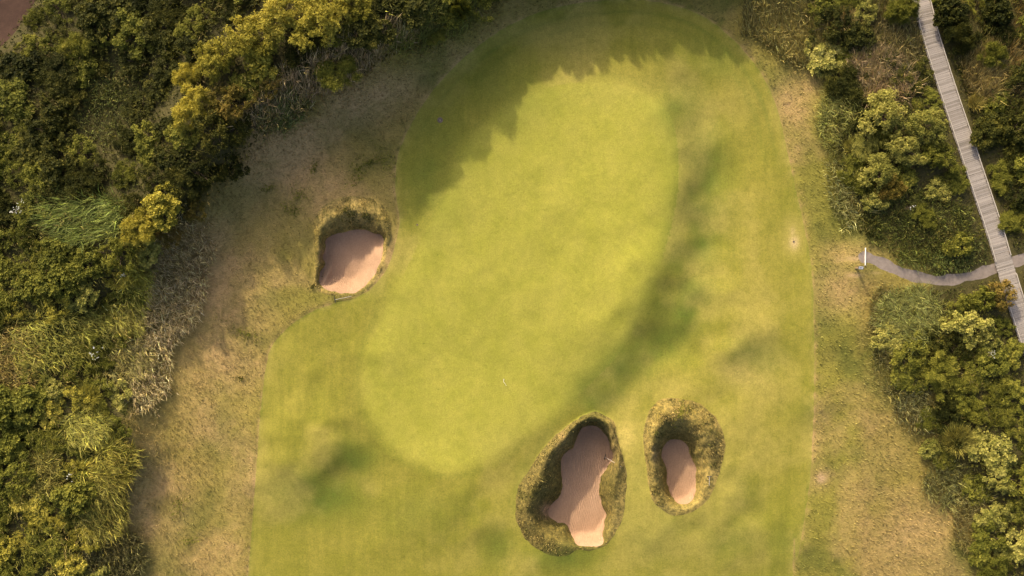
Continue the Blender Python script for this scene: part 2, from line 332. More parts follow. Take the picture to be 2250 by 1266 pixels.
def blade_mat():
    m = bpy.data.materials.new('grass_blade'); m.use_nodes = True; n = m.node_tree; n.nodes.clear()
    out = n.nodes.new('ShaderNodeOutputMaterial'); b = n.nodes.new('ShaderNodeBsdfPrincipled'); b.inputs['Roughness'].default_value = .65; b.inputs['Specular IOR Level'].default_value = .2
    t = n.nodes.new('ShaderNodeBsdfTranslucent'); mx = n.nodes.new('ShaderNodeMixShader'); mx.inputs[0].default_value = .2
    a = attr(n, 'col').outputs['Color']; n.links.new(a, b.inputs['Base Color']); n.links.new(a, t.inputs[0])
    n.links.new(b.outputs[0], mx.inputs[1]); n.links.new(t.outputs[0], mx.inputs[2]); n.links.new(mx.outputs[0], out.inputs[0])
    return m
M['blade'] = blade_mat()

# ------------------------------------------------------------------ ground sheets cut from one height field
def blob(U, V, L):
    r = 0
    for x, y, rx, ry, a in L: r = np.maximum(r, a*np.exp(-(((U-x)/rx)**2 + ((V-y)/ry)**2)))
    return r
LUSH_SHADE_LINES = [([(1500,230),(1535,300),(1545,420),(1520,560)],58,.95),([(1530,640),(1470,740),(1390,800),(1310,870)],50,.85),([(1220,930),(1150,1030),(1130,1120)],14,.35)]  # greener turf, darkened to strengthen the shading of the swale beside the green
LUSH_SHADE = [(1660,785,55,45,1.0),(1490,690,65,60,.95),(690,1085,110,55,1.0),(775,1005,50,40,.95),(1800,905,50,30,.5),(1840,760,45,50,.4),(1240,1225,90,30,.8),(1090,1195,40,45,.6),  # weeds and greener turf; also shade painted on the far sides of bumps
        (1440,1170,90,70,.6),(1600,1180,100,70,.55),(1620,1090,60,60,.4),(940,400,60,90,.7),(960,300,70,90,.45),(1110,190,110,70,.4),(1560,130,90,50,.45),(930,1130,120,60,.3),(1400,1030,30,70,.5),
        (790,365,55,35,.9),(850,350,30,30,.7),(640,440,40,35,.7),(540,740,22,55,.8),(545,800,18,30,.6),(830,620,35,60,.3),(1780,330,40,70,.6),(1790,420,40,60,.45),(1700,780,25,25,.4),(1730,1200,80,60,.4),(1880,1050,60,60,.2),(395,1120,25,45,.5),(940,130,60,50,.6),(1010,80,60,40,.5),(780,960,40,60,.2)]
DRY = [(620,340,150,130,.95),(470,620,100,170,1),(480,790,90,80,.9),(790,220,110,70,.85),(330,1100,90,150,.6),(1745,520,25,45,.75),(1470,860,80,40,.45),(1400,190,130,40,.3),(1805,1050,22,26,.9),(1740,230,45,70,.8),(1770,180,40,60,.7),(1850,640,60,50,.8),(1860,560,60,30,.6),(1640,820,60,30,.45),(1150,980,90,60,.25),(830,600,25,40,.8),(850,560,22,40,.8),
       (430,900,110,90,.35),(520,1050,50,200,.35),(1940,1000,60,150,.2),(2000,1150,90,70,.25),(700,260,120,80,.45),(840,200,60,50,.4),(1620,230,60,60,.35),(1300,1010,20,60,.3),(1370,960,25,40,.6),(1700,600,60,120,.15),(1250,990,60,60,.25)]
BARE = [(1205,1122,24,20,.9),(1345,1000,8,22,.7),(1235,960,12,20,.4),(1440,1000,12,28,.5),(705,560,12,26,.6),(835,525,12,12,.5),(1745,533,13,20,.85),(1742,510,8,16,.6),(1805,1052,13,13,.9),(1885,568,40,7,.8),(1878,605,22,7,.8),(1925,600,20,6,.5),(1850,572,20,5,.5),(300,820,20,40,.3),(700,640,10,12,.3)]
def mown(U, V):        # the semi-rough strips cut almost like the fairway
    fr = sdf(U, V, FAIR); m_ = smoothstep(1560, 1700, U)*smoothstep(1906, 1872, U)*smoothstep(60, 200, V)
    m_ = np.maximum(m_, .55*smoothstep(455, 490, U)*smoothstep(640, 560, U)*smoothstep(820, 900, V)); m_ = np.maximum(m_, .9*np.exp(-((U-690)/90)**2-((V-660)/34)**2)); m_ = np.maximum(m_, .8*np.exp(-((U-850)/22)**2-((V-570)/60)**2))
    return np.clip(m_*(.55+.7*fbm(U, V, 60, 67)), 0, .92)*(fr < 0)
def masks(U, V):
    lush = blob(U, V, LUSH_SHADE)
    for pts, wd, a in LUSH_SHADE_LINES: lush = np.maximum(lush, a*np.exp(-(dline(U, V, pts)/wd)**2))
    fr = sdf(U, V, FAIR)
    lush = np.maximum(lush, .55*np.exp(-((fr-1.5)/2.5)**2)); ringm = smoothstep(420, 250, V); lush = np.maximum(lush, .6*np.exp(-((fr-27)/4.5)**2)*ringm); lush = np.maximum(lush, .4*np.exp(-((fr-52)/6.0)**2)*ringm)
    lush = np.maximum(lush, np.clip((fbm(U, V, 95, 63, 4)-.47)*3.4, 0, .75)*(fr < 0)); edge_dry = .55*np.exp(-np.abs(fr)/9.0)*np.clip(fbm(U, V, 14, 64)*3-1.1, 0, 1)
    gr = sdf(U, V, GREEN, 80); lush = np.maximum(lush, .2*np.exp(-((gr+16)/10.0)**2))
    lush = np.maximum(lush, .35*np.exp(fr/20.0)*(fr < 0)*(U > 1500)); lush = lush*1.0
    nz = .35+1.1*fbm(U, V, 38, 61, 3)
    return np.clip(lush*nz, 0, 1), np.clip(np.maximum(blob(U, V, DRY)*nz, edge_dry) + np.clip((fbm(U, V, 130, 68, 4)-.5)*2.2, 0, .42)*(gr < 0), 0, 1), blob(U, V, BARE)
ZN = ['fair','green','o0','s0','o1','s1','o2','s2','path','track']
DS = np.stack([F[k] for k in ZN], -1)                        # rows, cols, zones
nr, nc = GU.shape; idx = np.arange(nr*nc).reshape(nr, nc)
quads = np.stack([idx[1:,:-1], idx[1:,1:], idx[:-1,1:], idx[:-1,:-1]], -1).reshape(-1, 4)
Df = DS.reshape(-1, len(ZN)); pos = Df > 0
qp = pos[quads]                                              # q,4,zones
allin = qp.all(1); anyin = qp.any(1); cross = (anyin & ~allin).any(1)
zone = np.full(len(quads), 0)
for k in range(len(ZN)): zone[allin[:, k]] = k+1
XF, YF = unproj(GU, GV, GZ); base = np.stack([XF, YF, GZ], -1).reshape(-1, 3)
gx, gy = np.gradient(GZ, axis=1), np.gradient(GZ, axis=0); wx, wy = np.gradient(XF, axis=1), np.gradient(YF, axis=0)
NRM = np.stack([-gx/wx, -gy/wy, np.ones_like(GZ)], -1); NRM /= np.linalg.norm(NRM, axis=-1)[..., None]; NRM = NRM.reshape(-1, 3)
UV = np.stack([GU, GV], -1).reshape(-1, 2)
extra_v = {k: [] for k in range(len(ZN)+1)}                  # cut pieces: list of polygons of rows [x y z nx ny nz u v]
rows = np.c_[base, NRM, UV, Df]
for q in np.nonzero(cross)[0]:
    pieces = [rows[quads[q]]]
    for k in np.nonzero(anyin[q] & ~allin[q])[0]:
        nxt = []
        for pc in pieces:
            d = pc[:, 8+k]; A, B = [], []
            for i in range(len(pc)):
                j = (i+1) % len(pc)
                (A if d[i] > 0 else B).append(pc[i])
                if (d[i] > 0) != (d[j] > 0):
                    t = d[i]/(d[i]-d[j]); m_ = pc[i]*(1-t)+pc[j]*t; m_[8+k] = 0; A.append(m_); B.append(m_)
            if len(A) > 2: nxt.append(np.array(A))
            if len(B) > 2: nxt.append(np.array(B))
        pieces = nxt
    for pc in pieces:
        c = pc[:, 8:].mean(0); kk = np.nonzero(c > 0)[0]; extra_v[(kk[-1]+1) if len(kk) else 0].append(pc[:, :8])
def zone_mesh(name, ids, origin=(0,0,0)):
    Q = quads[np.isin(zone, ids) & ~cross]; used, inv = np.unique(Q, return_inverse=True)
    V = [np.c_[base[used], NRM[used], UV[used]]]; loops = [inv.ravel()]; sizes = [np.full(len(Q), 4)]; off = len(used)
    for i in ids:
        for pc in extra_v[i]:
            V.append(pc); loops.append(np.arange(off, off+len(pc))); sizes.append([len(pc)]); off += len(pc)
    V = np.concatenate(V); me = fast_mesh(name, V[:, :3]-np.array(origin), np.concatenate(loops), np.concatenate(sizes), True)
    if len(me.vertices) == len(V):
        if ids[0] not in range(3, 9): me.normals_split_custom_set_from_vertices(V[:, 3:6].tolist())
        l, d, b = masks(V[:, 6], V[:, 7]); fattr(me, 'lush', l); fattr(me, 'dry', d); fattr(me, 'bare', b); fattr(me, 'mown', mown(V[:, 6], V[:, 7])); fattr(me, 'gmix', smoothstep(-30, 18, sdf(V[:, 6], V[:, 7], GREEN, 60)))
        fattr(me, 'litter', smoothstep(12, 50, np.maximum(bil(F['vegl'], V[:,6], V[:,7]), bil(F['vegr'], V[:,6], V[:,7]))+20*(fbm(V[:,6], V[:,7], 30, 71)-.5)))
    if ids[0] in range(3, 9):                # weld the cut cells so the banks shade smoothly
        bm = bmesh.new(); bm.from_mesh(me); bmesh.ops.remove_doubles(bm, verts=bm.verts, dist=.012); bm.to_mesh(me); bm.free()
    return me
def struct(name, me, mat):
    o = link(name, me, mat); o['kind'] = 'structure'; return o
struct('ground', zone_mesh('ground', [0]), M['rough'])
struct('fairway', zone_mesh('fairway', [1]), M['fair'])
struct('putting_green', zone_mesh('putting_green', [2]), M['green'])
struct('footpath', zone_mesh('footpath', [9]), M['path'])
struct('dirt_track', zone_mesh('dirt_track', [10]), M['track'])
BLAB = ['small rounded sand bunker with ragged upper edge, left of the putting green','long kidney-shaped sand bunker with wide grassy left bank below the green','oval grass-mounded bunker with small sand floor, right of the kidney-shaped bunker']
BK = []
for i, b in enumerate(BUNK):
    x, y, z = on_ground(*b[4]); r = empty('sand_bunker', (float(x), float(y), float(z))); tag(r, BLAB[i], 'bunker', 'sand bunkers around the green')
    link('grass_bank', zone_mesh('grass_bank', [3+2*i], r.location), M[['bank_dry','bank','bank_mid'][i]], r)
    link('sand_floor', zone_mesh('sand_floor', [4+2*i], r.location), M['sand'], r)
    BK.append(r)

# ------------------------------------------------------------------ boards, boxes, tubes
def boxes(name, L):                      # L: (cx,cy,cz, sx,sy,sz, rz) joined into one mesh with small chamfers
    V, Fc = [], []
    for cx, cy, cz, sx, sy, sz, rz in L:
        c, s = math.cos(rz), math.sin(rz); bv = min(sx, sy, sz)*.12; o = len(V)
        ring = lambda hx, hy, z: [(x, y, z) for x, y in ((-hx,-hy),(hx,-hy),(hx,hy),(-hx,hy))]
        hx, hy, hz = sx/2, sy/2, sz/2
        for x, y, z in ring(hx, hy, -hz) + ring(hx, hy, hz-bv) + ring(hx-bv, hy-bv, hz):
            V.append((cx+x*c-y*s, cy+x*s+y*c, cz+z))
        Fc.append((o+3,o+2,o+1,o))
        for k in range(2):
            for i in range(4): j = (i+1) % 4; Fc.append((o+4*k+i, o+4*k+j, o+4*k+4+j, o+4*k+4+i))
        Fc.append((o+8,o+9,o+10,o+11))
    return mesh(name, V, Fc)
def tube_data(p, q, r0, r1, n=6):
    p, q = np.array(p, float), np.array(q, float); d = q-p; d /= np.linalg.norm(d); a = np.cross(d, (0,0,1) if abs(d[2]) < .9 else (1,0,0)); a /= np.linalg.norm(a); b = np.cross(d, a)
    V = []; 
    for c, r in ((p, r0), (q, r1)):
        for k in range(n): t = 2*math.pi*k/n; V.append(c + r*(math.cos(t)*a + math.sin(t)*b))
    Fc = [(k, (k+1) % n, n+(k+1) % n, n+k) for k in range(n)] + [tuple(range(n-1,-1,-1)), tuple(range(n, 2*n))]
    return V, Fc
def tubes(name, L, n=6):
    V, Fc = [], []
    for a in L:
        v, f = tube_data(*a, n=n); o = len(V); V += v; Fc += [tuple(i+o for i in g) for g in f]
    return mesh(name, V, Fc)

# boardwalk ------------------------------------------------------------------
BWZ = .45 + .22
bx, by = unproj(BWC[:,0], BWC[:,1], BWZ); seg = np.r_[0, np.cumsum(np.hypot(np.diff(bx), np.diff(by)))]
def bw_at(s):
    x, y = np.interp(s, seg, bx), np.interp(s, seg, by); e = .3
    dx, dy = np.interp(s+e, seg, bx)-np.interp(s-e, seg, bx), np.interp(s+e, seg, by)-np.interp(s-e, seg, by)
    return x, y, math.atan2(dy, dx)
s0 = np.interp(30, BWC[::-1,1][::-1], seg); sA = np.interp(-70, BWC[:,1], seg); sB = np.interp(870, BWC[:,1], seg)
bx0, by0, _ = bw_at((sA+sB)/2); bw = empty('boardwalk', (bx0, by0, .45)); tag(bw, 'long pale timber boardwalk with low edge rails through the scrub', 'boardwalk')
PW = .176; pm = boxes('plank', [(0,0,0, 1.70,PW-.012,.045,0)])
pms = [pm, boxes('plank', [(0,0,0, 1.73,PW-.020,.045,0)]), boxes('plank', [(0,0,0, 1.67,PW-.010,.045,0)])]
for q in pms: q.materials.append(M['timber'])
s = sA; k = 0
while s < sB:
    x, y, a = bw_at(s); o = link('plank', pms[random.choice([0,0,0,1,2])], None, bw)
    gap = .0
    o.location = (x-bx0+random.gauss(0,.012), y-by0, .22+random.gauss(0,.004)); o.rotation_euler = (random.gauss(0,.012), random.gauss(0,.004), a+math.pi/2+random.gauss(0,.006))
    k += 1; s += PW + (.018 if k % 9 == 0 else random.choice([0,0,0,.006]))
sPa, sPb = np.interp(566, BWC[:,1], seg), np.interp(606, BWC[:,1], seg)
def rails(side, gaps, L=3.6):
    s = sA
    while s < sB:
        e = min(s+L-.03, sB)
        for g0, g1 in gaps:
            if s < g0 < e: e = g0
            if g0 <= s < g1: s = g1; e = min(s+L-.03, sB)
        if e - s > .5:
            xs = []
            n = 3
            pts = []
            for t in np.linspace(s, e, n+1):
                x, y, a = bw_at(t); nx, ny = -math.sin(a)*side, math.cos(a)*side; pts.append((x+nx*.78-bx0, y+ny*.78-by0))
            Lr = [((p[0]+q[0])/2, (p[1]+q[1])/2, .245+.09+.035, math.hypot(q[0]-p[0], q[1]-p[1]), .07, .07, math.atan2(q[1]-p[1], q[0]-p[0])) for p, q in zip(pts[:-1], pts[1:])]
            link('edge_rail', boxes('edge_rail', Lr), M['rail'], bw)
            for t in (s+.25, (s+e)/2, e-.25):
                x, y, a = bw_at(t); nx, ny = -math.sin(a)*side, math.cos(a)*side
                link('rail_block', boxes('rail_block', [(x+nx*.78-bx0, y+ny*.78-by0, .245+.045, .16, .09, .09, a)]), M['bearer'], bw)
        s = e + .03
rails(1, [(sPa, sPb)]); rails(-1, [(sPa+.2, sPb+.2)])
for side in (-.62, 0, .62):
    Lr = []
    ss = np.arange(sA+.3, sB-.3, 2.4)
    for t0, t1 in zip(ss[:-1], ss[1:]):
        (x, y, a), (x2, y2, a2) = bw_at(t0), bw_at(t1)
        p = (x-math.sin(a)*side-bx0, y+math.cos(a)*side-by0); q = (x2-math.sin(a2)*side-bx0, y2+math.cos(a2)*side-by0)
        Lr.append(((p[0]+q[0])/2, (p[1]+q[1])/2, .08, math.hypot(q[0]-p[0], q[1]-p[1]), .07, .23, math.atan2(q[1]-p[1], q[0]-p[0])))
    link('bearer', boxes('bearer', Lr), M['bearer'], bw)

# flagstick, sign, edging board, rakes, sprinklers ------------------------------------------------
x, y, z = map(float, on_ground(1107, 834))
fl = empty('flagstick', (x, y, z)); tag(fl, 'thin flagstick with small pale flag standing in the hole on the green', 'flagstick')
link('pole', tubes('pole', [((0,0,-.05),(0,0,2.2),.017,.013)], 8), M['white'], fl)
fv, ff = [], []
for i in range(7):
    for j in range(3): fv.append((.01+.07*i, .025*math.sin(i*.9)*(i/6), 2.17-.14*j+.01*i*(1-j)))
for i in range(6):
    for j in range(2): a = i*3+j; ff.append((a, a+1, a+4, a+3))
fm = mesh('flag', fv, ff); fo = link('flag', fm, M['flag'], fl); fo.rotation_euler = (0, 0, -.9)
sm = fo.modifiers.new('s', 'SOLIDIFY'); sm.thickness = .004
def ring(name, r0, r1, z, n=16, h=.02):
    V, Fc = [], []
    for k in range(n):
        t = 2*math.pi*k/n; c, s_ = math.cos(t), math.sin(t); V += [(r1*c, r1*s_, 0), (r1*c, r1*s_, z+h), (r0*c, r0*s_, z+h), (r0*c, r0*s_, z-.005)]
    for k in range(n):
        a, b = 4*k, 4*((k+1) % n); Fc += [(a, b, b+1, a+1), (a+1, b+1, b+2, a+2), (a+2, b+2, b+3, a+3)]
    return mesh(name, V, Fc)
link('cup', ring('cup', .045, .056, .004, h=.006), M['white'], fl)

x, y, z = map(float, at_height(1893, 588, 1.15)); 
sg = empty('sign_post', (x, y, z), 0); tag(sg, 'small white tilted sign panel on a brown post beside the path end', 'sign')
link('post', boxes('post', [(0,0,.52, .16,.16,1.12,0)]), M['postwood'], sg)
fr = link('frame', boxes('frame', [(0,0,0, .50,.34,.03,0)]), M['dark'], sg); fr.location = (0,-.02,1.14); fr.rotation_euler = (math.radians(22),0,math.radians(-4))
pn = link('panel', boxes('panel', [(0,0,0, .42,.26,.012,0)]), M['white'], fr); pn.location = (0,0,.020)
link('printed_line', boxes('printed_line', [(-.02,.03,.008, .22,.025,.004,0),(-.02,-.03,.008,.16,.02,.004,0)]), M['dark'], fr).location = (0,0,.020)

x, y, z = map(float, on_ground(1900.5, 564)); ez = z
eb = empty('edging_board', (x, y, z), math.radians(89)); tag(eb, 'white weathered board laid across the end of the path', 'board')
bd = link('board', boxes('board', [(0,0,.10, 1.72,.09,.07,0)]), M['white'], eb)
link('board_plate', boxes('board_plate', [(-.22,.05,.10, .75,.12,.045,0)]), M['rail'], eb)
for dx in (-.7, .7): link('peg', boxes('peg', [(dx,0,.0, .07,.07,.16,0)]), M['postwood'], eb)

def rake(uh, vh, ut, vt, label, hz=.05, tz=.05, hw=.55):
    hx_, hy_, hzz = map(float, on_ground(uh, vh)); tx, ty, tzz = map(float, on_ground(ut, vt))
    r = empty('bunker_rake', (hx_, hy_, hzz)); tag(r, label, 'rake', 'bunker rakes')
    d = np.array([tx-hx_, ty-hy_, tzz+tz-hzz-hz]); a = math.atan2(d[1], d[0])
    link('handle', tubes('handle', [((0,0,hz), (d[0], d[1], hz+d[2]), .022, .020)], 8), M['rail'], r)
    hd = link('head', boxes('head', [(0,0,hz, .06,hw,.05,a)]), M['dark'], r)
    c, s_ = math.cos(a), math.sin(a)
    link('tines', tubes('tines', [((-s_*t, c*t, hz), (-s_*t, c*t, -.03), .010, .006) for t in np.linspace(-hw/2+.03, hw/2-.03, 9)], 5), M['dark'], r)
    return r
rake(736, 659, 773, 651, 'pale-handled rake lying on the grass below the small left bunker', hz=.07, tz=.10)
rake(1329, 1004, 1364, 1025, 'rake lying across the right lip of the kidney-shaped bunker', hz=.06, tz=.09)
rake(1558, 1046, 1557, 1066, 'small rake lying on the right grass bank of the oval bunker', hz=.16, tz=.22, hw=.5)

def sprinkler(u, v, label, cap, r=.09):
    x, y, z = map(float, on_ground(u, v)); o = empty('sprinkler_head', (x, y, z)); tag(o, label, 'sprinkler', 'small sprinkler heads in the turf')
    link('collar', ring('collar', r*.3, r, .01, h=.03), M['bearer'], o)
    link('cap', tubes('cap', [((0,0,-.02), (0,0,.045), r*(.2 if cap == 'rail' else .46), r*(.18 if cap == 'rail' else .40))], 12), M[cap], o)
sprinkler(967, 264, 'pale-capped dark round sprinkler in the shaded turf at upper left of green', 'rail', .27)
sprinkler(917, 494, 'small dark sprinkler head near the shaded left edge of fairway', 'black')
sprinkler(1744, 531, 'small dark sprinkler head in the bare patch on the right fairway', 'black')

# ------------------------------------------------------------------ grass blades (one mesh per mass)
def blades(name, u, v, L, lean, ldir, wd, col, mat=None, parent=None, origin=(0,0,0), segs=2, xyz=None):
    n = len(u)
    if xyz is None: x, y, z = on_ground(u, v)
    else: x, y, z = xyz
    B = np.stack([x, y, z-.02], -1)
    ld = np.stack([np.cos(ldir), np.sin(ldir), np.zeros(n)], -1); pr = np.stack([-np.sin(ldir), np.cos(ldir), np.zeros(n)], -1)
    rz = rng.uniform(0, 2*np.pi, n); pr = pr*.6 + .6*np.stack([np.cos(rz), np.sin(rz), np.zeros(n)], -1)
    up = np.array([0,0,1.0]); L = L[:, None]; lean = lean[:, None]; wd = wd[:, None]
    mid = B + L*.55*(up*np.sqrt(1-(lean*.6)**2) + ld*lean*.6); tip = mid + L*.5*(up*np.sqrt(np.maximum(1-(lean*1.25).clip(0,.97)**2,.02)) + ld*(lean*1.25).clip(0,.97))
    V = np.stack([B-pr*wd/2, B+pr*wd/2, mid-pr*wd*.42, mid+pr*wd*.42, tip], 1).reshape(-1, 3) - np.array(origin)
    o = np.arange(n)[:, None]*5
    loops = np.concatenate([o+np.array([0,1,3,2]), o+np.array([2,3,4])], 1).ravel(); sizes = np.tile([4,3], n)
    me = fast_mesh(name, V, loops, sizes)
    cattr(me, 'col', np.repeat(col, 5, 0).clip(.005, .9))
    ob = link(name, me, mat or M['blade'], parent); ob['kind'] = 'stuff'
    return ob
def lerp(a, b, t): return np.asarray(a)[None]*(1-t[:, None]) + np.asarray(b)[None]*t[:, None]
def pick(field, u, v): return bil(F[field], u, v)

def scatter(n, box=(-130,2380,-110,1380)):
    return rng.uniform(box[0], box[1], n), rng.uniform(box[2], box[3], n)
PATCH = [ # grass patches in the scrub: u, v, ru, rv, rot deg, colour, length, lean, direction deg, density
 (245,220,60,120,20,(.085,.095,.022),.5,.5,20,1),(185,480,95,55,0,(.10,.12,.022),1.1,.6,200,1),(720,165,215,50,-30,(.26,.19,.09),1.1,.45,60,1.2),(620,255,60,35,-30,(.10,.115,.03),.9,.6,40,1),
 (960,55,110,45,-28,(.12,.125,.025),1.1,.5,60,1.2),(390,620,70,150,15,(.30,.235,.105),1.0,.6,330,1.2),(305,620,30,65,0,(.26,.24,.04),1.2,.6,330,1.4),(275,700,45,40,0,(.25,.225,.045),1.1,.6,340,1.2),
 (130,745,115,55,-15,(.18,.17,.030),1.2,.65,340,1.2),(25,800,60,80,0,(.16,.12,.032),1.1,.6,0,1.1),(280,790,60,45,0,(.21,.18,.055),1.0,.6,340,1.1),(190,940,50,40,0,(.17,.16,.03),1.1,.7,330,1.3),
 (250,1020,60,40,-30,(.24,.21,.035),1.2,.65,20,1.4),(225,1115,55,70,0,(.18,.16,.03),1.2,.6,330,1.2),(90,1040,50,50,0,(.16,.14,.03),1.1,.6,30,1.2),(330,820,45,80,10,(.25,.20,.09),.8,.6,320,1),(250,1220,70,60,0,(.10,.09,.03),.9,.5,0,1),
 (1750,60,70,90,-20,(.20,.165,.045),.9,.5,120,1.2),(1690,40,60,60,0,(.18,.15,.042),.8,.5,120,1),(1930,170,75,60,10,(.23,.165,.075),.9,.6,120,1.2),(1840,250,40,75,10,(.19,.185,.045),1.1,.65,160,1.3),
 (1855,430,35,80,-15,(.20,.19,.06),.9,.6,170,1.2),(2020,500,115,75,0,(.105,.112,.022),.5,.5,140,1.1),(2010,90,30,120,-15,(.12,.105,.03),.8,.5,140,1),(1960,90,70,90,0,(.13,.105,.035),.8,.55,120,1),(2160,165,50,60,0,(.14,.105,.03),1.0,.6,80,1.2),(2235,100,35,120,0,(.14,.095,.026),.9,.5,80,1),
 (2000,700,75,65,-20,(.19,.19,.05),1.0,.75,150,1.5),(1945,690,35,60,0,(.19,.165,.055),.8,.6,150,1.1),(1960,800,40,90,-10,(.17,.15,.045),.8,.6,150,1.1),(2010,900,40,60,0,(.15,.14,.05),.8,.55,140,1),(2070,1060,40,50,0,(.16,.15,.045),.9,.6,140,1),(2130,1150,40,70,0,(.17,.145,.045),.9,.6,140,1),(2130,560,60,30,0,(.10,.11,.025),.5,.5,140,1),(2120,640,70,14,-14,(.11,.115,.025),.4,.5,140,1.2),
 (2050,575,90,30,10,(.08,.095,.02),.6,.6,250,1.1)]
def in_patch(u, v, p, k=1.0):
    a = math.radians(p[4]); c, s_ = math.cos(a), math.sin(a); du, dv = u-p[0], v-p[1]
    return ((du*c+dv*s_)/p[2])**2 + ((-du*s_+dv*c)/p[3])**2 < k*(.7+.6*vnoise(u, v, 22, 4))
# short blades of the rough
u, v = scatter(330000)
dv = np.maximum(pick('vegl', u, v), pick('vegr', u, v)); df = pick('fair', u, v)
tallz = np.maximum(sdf(u, v, TALLR), sdf(u, v, TALLL))
keep = (df < -2.5) & (dv < 25) & (pick('path', u, v) < -1.5) & (pick('track', u, v) < 0)
for i in range(3): keep &= pick('o%d'%i, u, v) < -2
keep &= rng.random(len(u)) < np.where(tallz > 0, 1, .75)*np.clip(.45+.9*fbm(u, v, 30, 7), 0, 1)*(1-.8*(blob(u, v, BARE) > .3))
u, v, tz_ = u[keep], v[keep], tallz[keep]; n = len(u); print('rough blades', n)
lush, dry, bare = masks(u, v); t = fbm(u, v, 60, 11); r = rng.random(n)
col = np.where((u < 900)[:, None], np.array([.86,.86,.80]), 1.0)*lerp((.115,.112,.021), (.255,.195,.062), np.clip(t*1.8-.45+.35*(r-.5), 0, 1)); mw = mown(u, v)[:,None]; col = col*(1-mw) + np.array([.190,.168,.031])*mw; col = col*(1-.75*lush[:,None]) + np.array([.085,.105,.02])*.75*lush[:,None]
col = col*(1-.7*dry[:,None]) + np.array([.34,.225,.10])*.7*dry[:,None]; col *= rng.uniform(.5, 1.5, n)[:, None]
L = np.where(tz_ > 0, rng.uniform(.14,.36,n), rng.uniform(.12,.30,n)); dirn = np.radians(10 + 60*(fbm(u, v, 110, 15)-.5) + rng.normal(0, 26, n))
blades('rough_grass', u, v, L, rng.uniform(.62,.8,n), dirn, rng.uniform(.035,.075,n), col)['label'] = 'short straw-coloured rough grass around the fairway'
# tall grass patches
U_, V_, C_, L_, LN, DR = [], [], [], [], [], []
for p in PATCH:
    n = int(p[2]*p[3]*math.pi/506*210*p[9]); R = max(p[2], p[3])*1.3
    u, v = rng.uniform(p[0]-R, p[0]+R, n*2), rng.uniform(p[1]-R, p[1]+R, n*2)
    k = in_patch(u, v, p) & (pick('fair', u, v) < -6) & (pick('path', u, v) < -4) & (pick('bw', u, v) > 24) & (pick('track', u, v) < -5); u, v = u[k], v[k]; n = len(u)
    # tufts: pull blades towards tuft centres and let them lean outwards plus the wind
    if n < 20: continue
    nt_ = max(3, n//45); ci = rng.integers(0, nt_, n); pk_ = rng.integers(0, n, nt_); hxt, hyt = rng.random(nt_), rng.random(nt_)
    cu, cv, hx, hy = u[pk_][ci], v[pk_][ci], hxt[ci], hyt[ci]; loose = rng.random(n) < .45
    uu, vv = cu + rng.normal(0, 6.5, n), cv + rng.normal(0, 6.5, n); u = np.where(loose, u, uu); v = np.where(loose, v, vv); cu = np.where(loose, u, cu); cv = np.where(loose, v, cv)
    k = (pick('fair', u, v) < -6) & (pick('path', u, v) < -4) & (pick('bw', u, v) > 24); u, v, cu, cv, hx, hy = [q_[k] for q_ in (u, v, cu, cv, hx, hy)]; n = len(u)
    wd_ = math.radians(p[8]); du, dvv = np.cos(wd_)+(u-cu)*.16+rng.normal(0,.35,n), np.sin(wd_)-(v-cv)*.16+rng.normal(0,.35,n)
    U_.append(u); V_.append(v); DR.append(np.arctan2(dvv, du)); LN.append(np.clip(p[7]+.14+rng.normal(0,.12,n), .2, .8)); L_.append(1.15*p[6]*rng.uniform(.65,1.2,n)*(.7+.6*hx))
    C_.append(1.35*np.array(p[5])[None]*(np.exp(rng.normal(-.05,.45,n))*(.7+.6*hy))[:, None]*np.stack([1+rng.normal(0,.06,n), np.ones(n), 1+rng.normal(0,.15,n)], -1))
u, v, c, L, ln, dr = map(np.concatenate, (U_, V_, C_, L_, LN, DR)); print('tall blades', len(u))
blades('tall_grass', u, v, L, ln, dr, rng.uniform(.03,.065,len(u)), c)['label'] = 'tall windblown grass growing among the shrubs'
TUSS = [(1850,48,34,(.36,.26,.085),110,'tan grass tussock at the top right, left of the boardwalk'),(1870,325,28,(.27,.24,.04),100,'rounded yellow-green grass tussock left of the big pale clump'),(2140,228,26,(.25,.20,.04),90,'yellow grass tussock touching the right side of boardwalk'),(2095,965,46,(.24,.21,.04),110,'large round grass tussock at the edge of the right scrub'),
        (2085,720,28,(.27,.22,.05),120,'golden grass tussock in the scrub below the path'),(200,870,36,(.28,.25,.04),60,'bright yellow-green grass tussock in the left thicket'),(265,1045,34,(.29,.25,.04),40,'bright grass tussock on the left thicket edge, nearest the fairway'),(305,610,30,(.30,.27,.04),-30,'tall bright tussock beside the shaded left rough'),(2050,880,22,(.25,.20,.05),120,'small yellow tussock in the scrub right of the brown fescue')]
for u0, v0, r, c, dg, lab in TUSS:
    x, y, z = map(float, on_ground(u0, v0)); o = empty('grass_tussock', (x, y, z)); tag(o, lab, 'grass tussock', 'grass tussocks in the scrub')
    n = int(r*44); an = rng.uniform(0, 6.28, n); rr = r/S*.45*np.sqrt(rng.random(n)); px_, py_ = x+rr*np.cos(an), y+rr*np.sin(an)
    dx_, dy_ = np.cos(an)*rr*2.2/(r/S*.45)+1.7*math.cos(math.radians(dg))+rng.normal(0,.5,n), np.sin(an)*rr*2.2/(r/S*.45)+1.7*math.sin(math.radians(dg))+rng.normal(0,.5,n)
    cc = np.array(c)[None]*np.exp(rng.normal(0,.38,n))[:, None]
    b_ = blades('blades', px_, py_, r/S*.75*rng.uniform(.55,1.25,n), np.clip(rng.normal(.62,.14,n),.2,.8), np.arctan2(dy_, dx_), rng.uniform(.03,.06,n), cc, None, o, (x, y, z), xyz=(px_, py_, ground_world(px_, py_)))
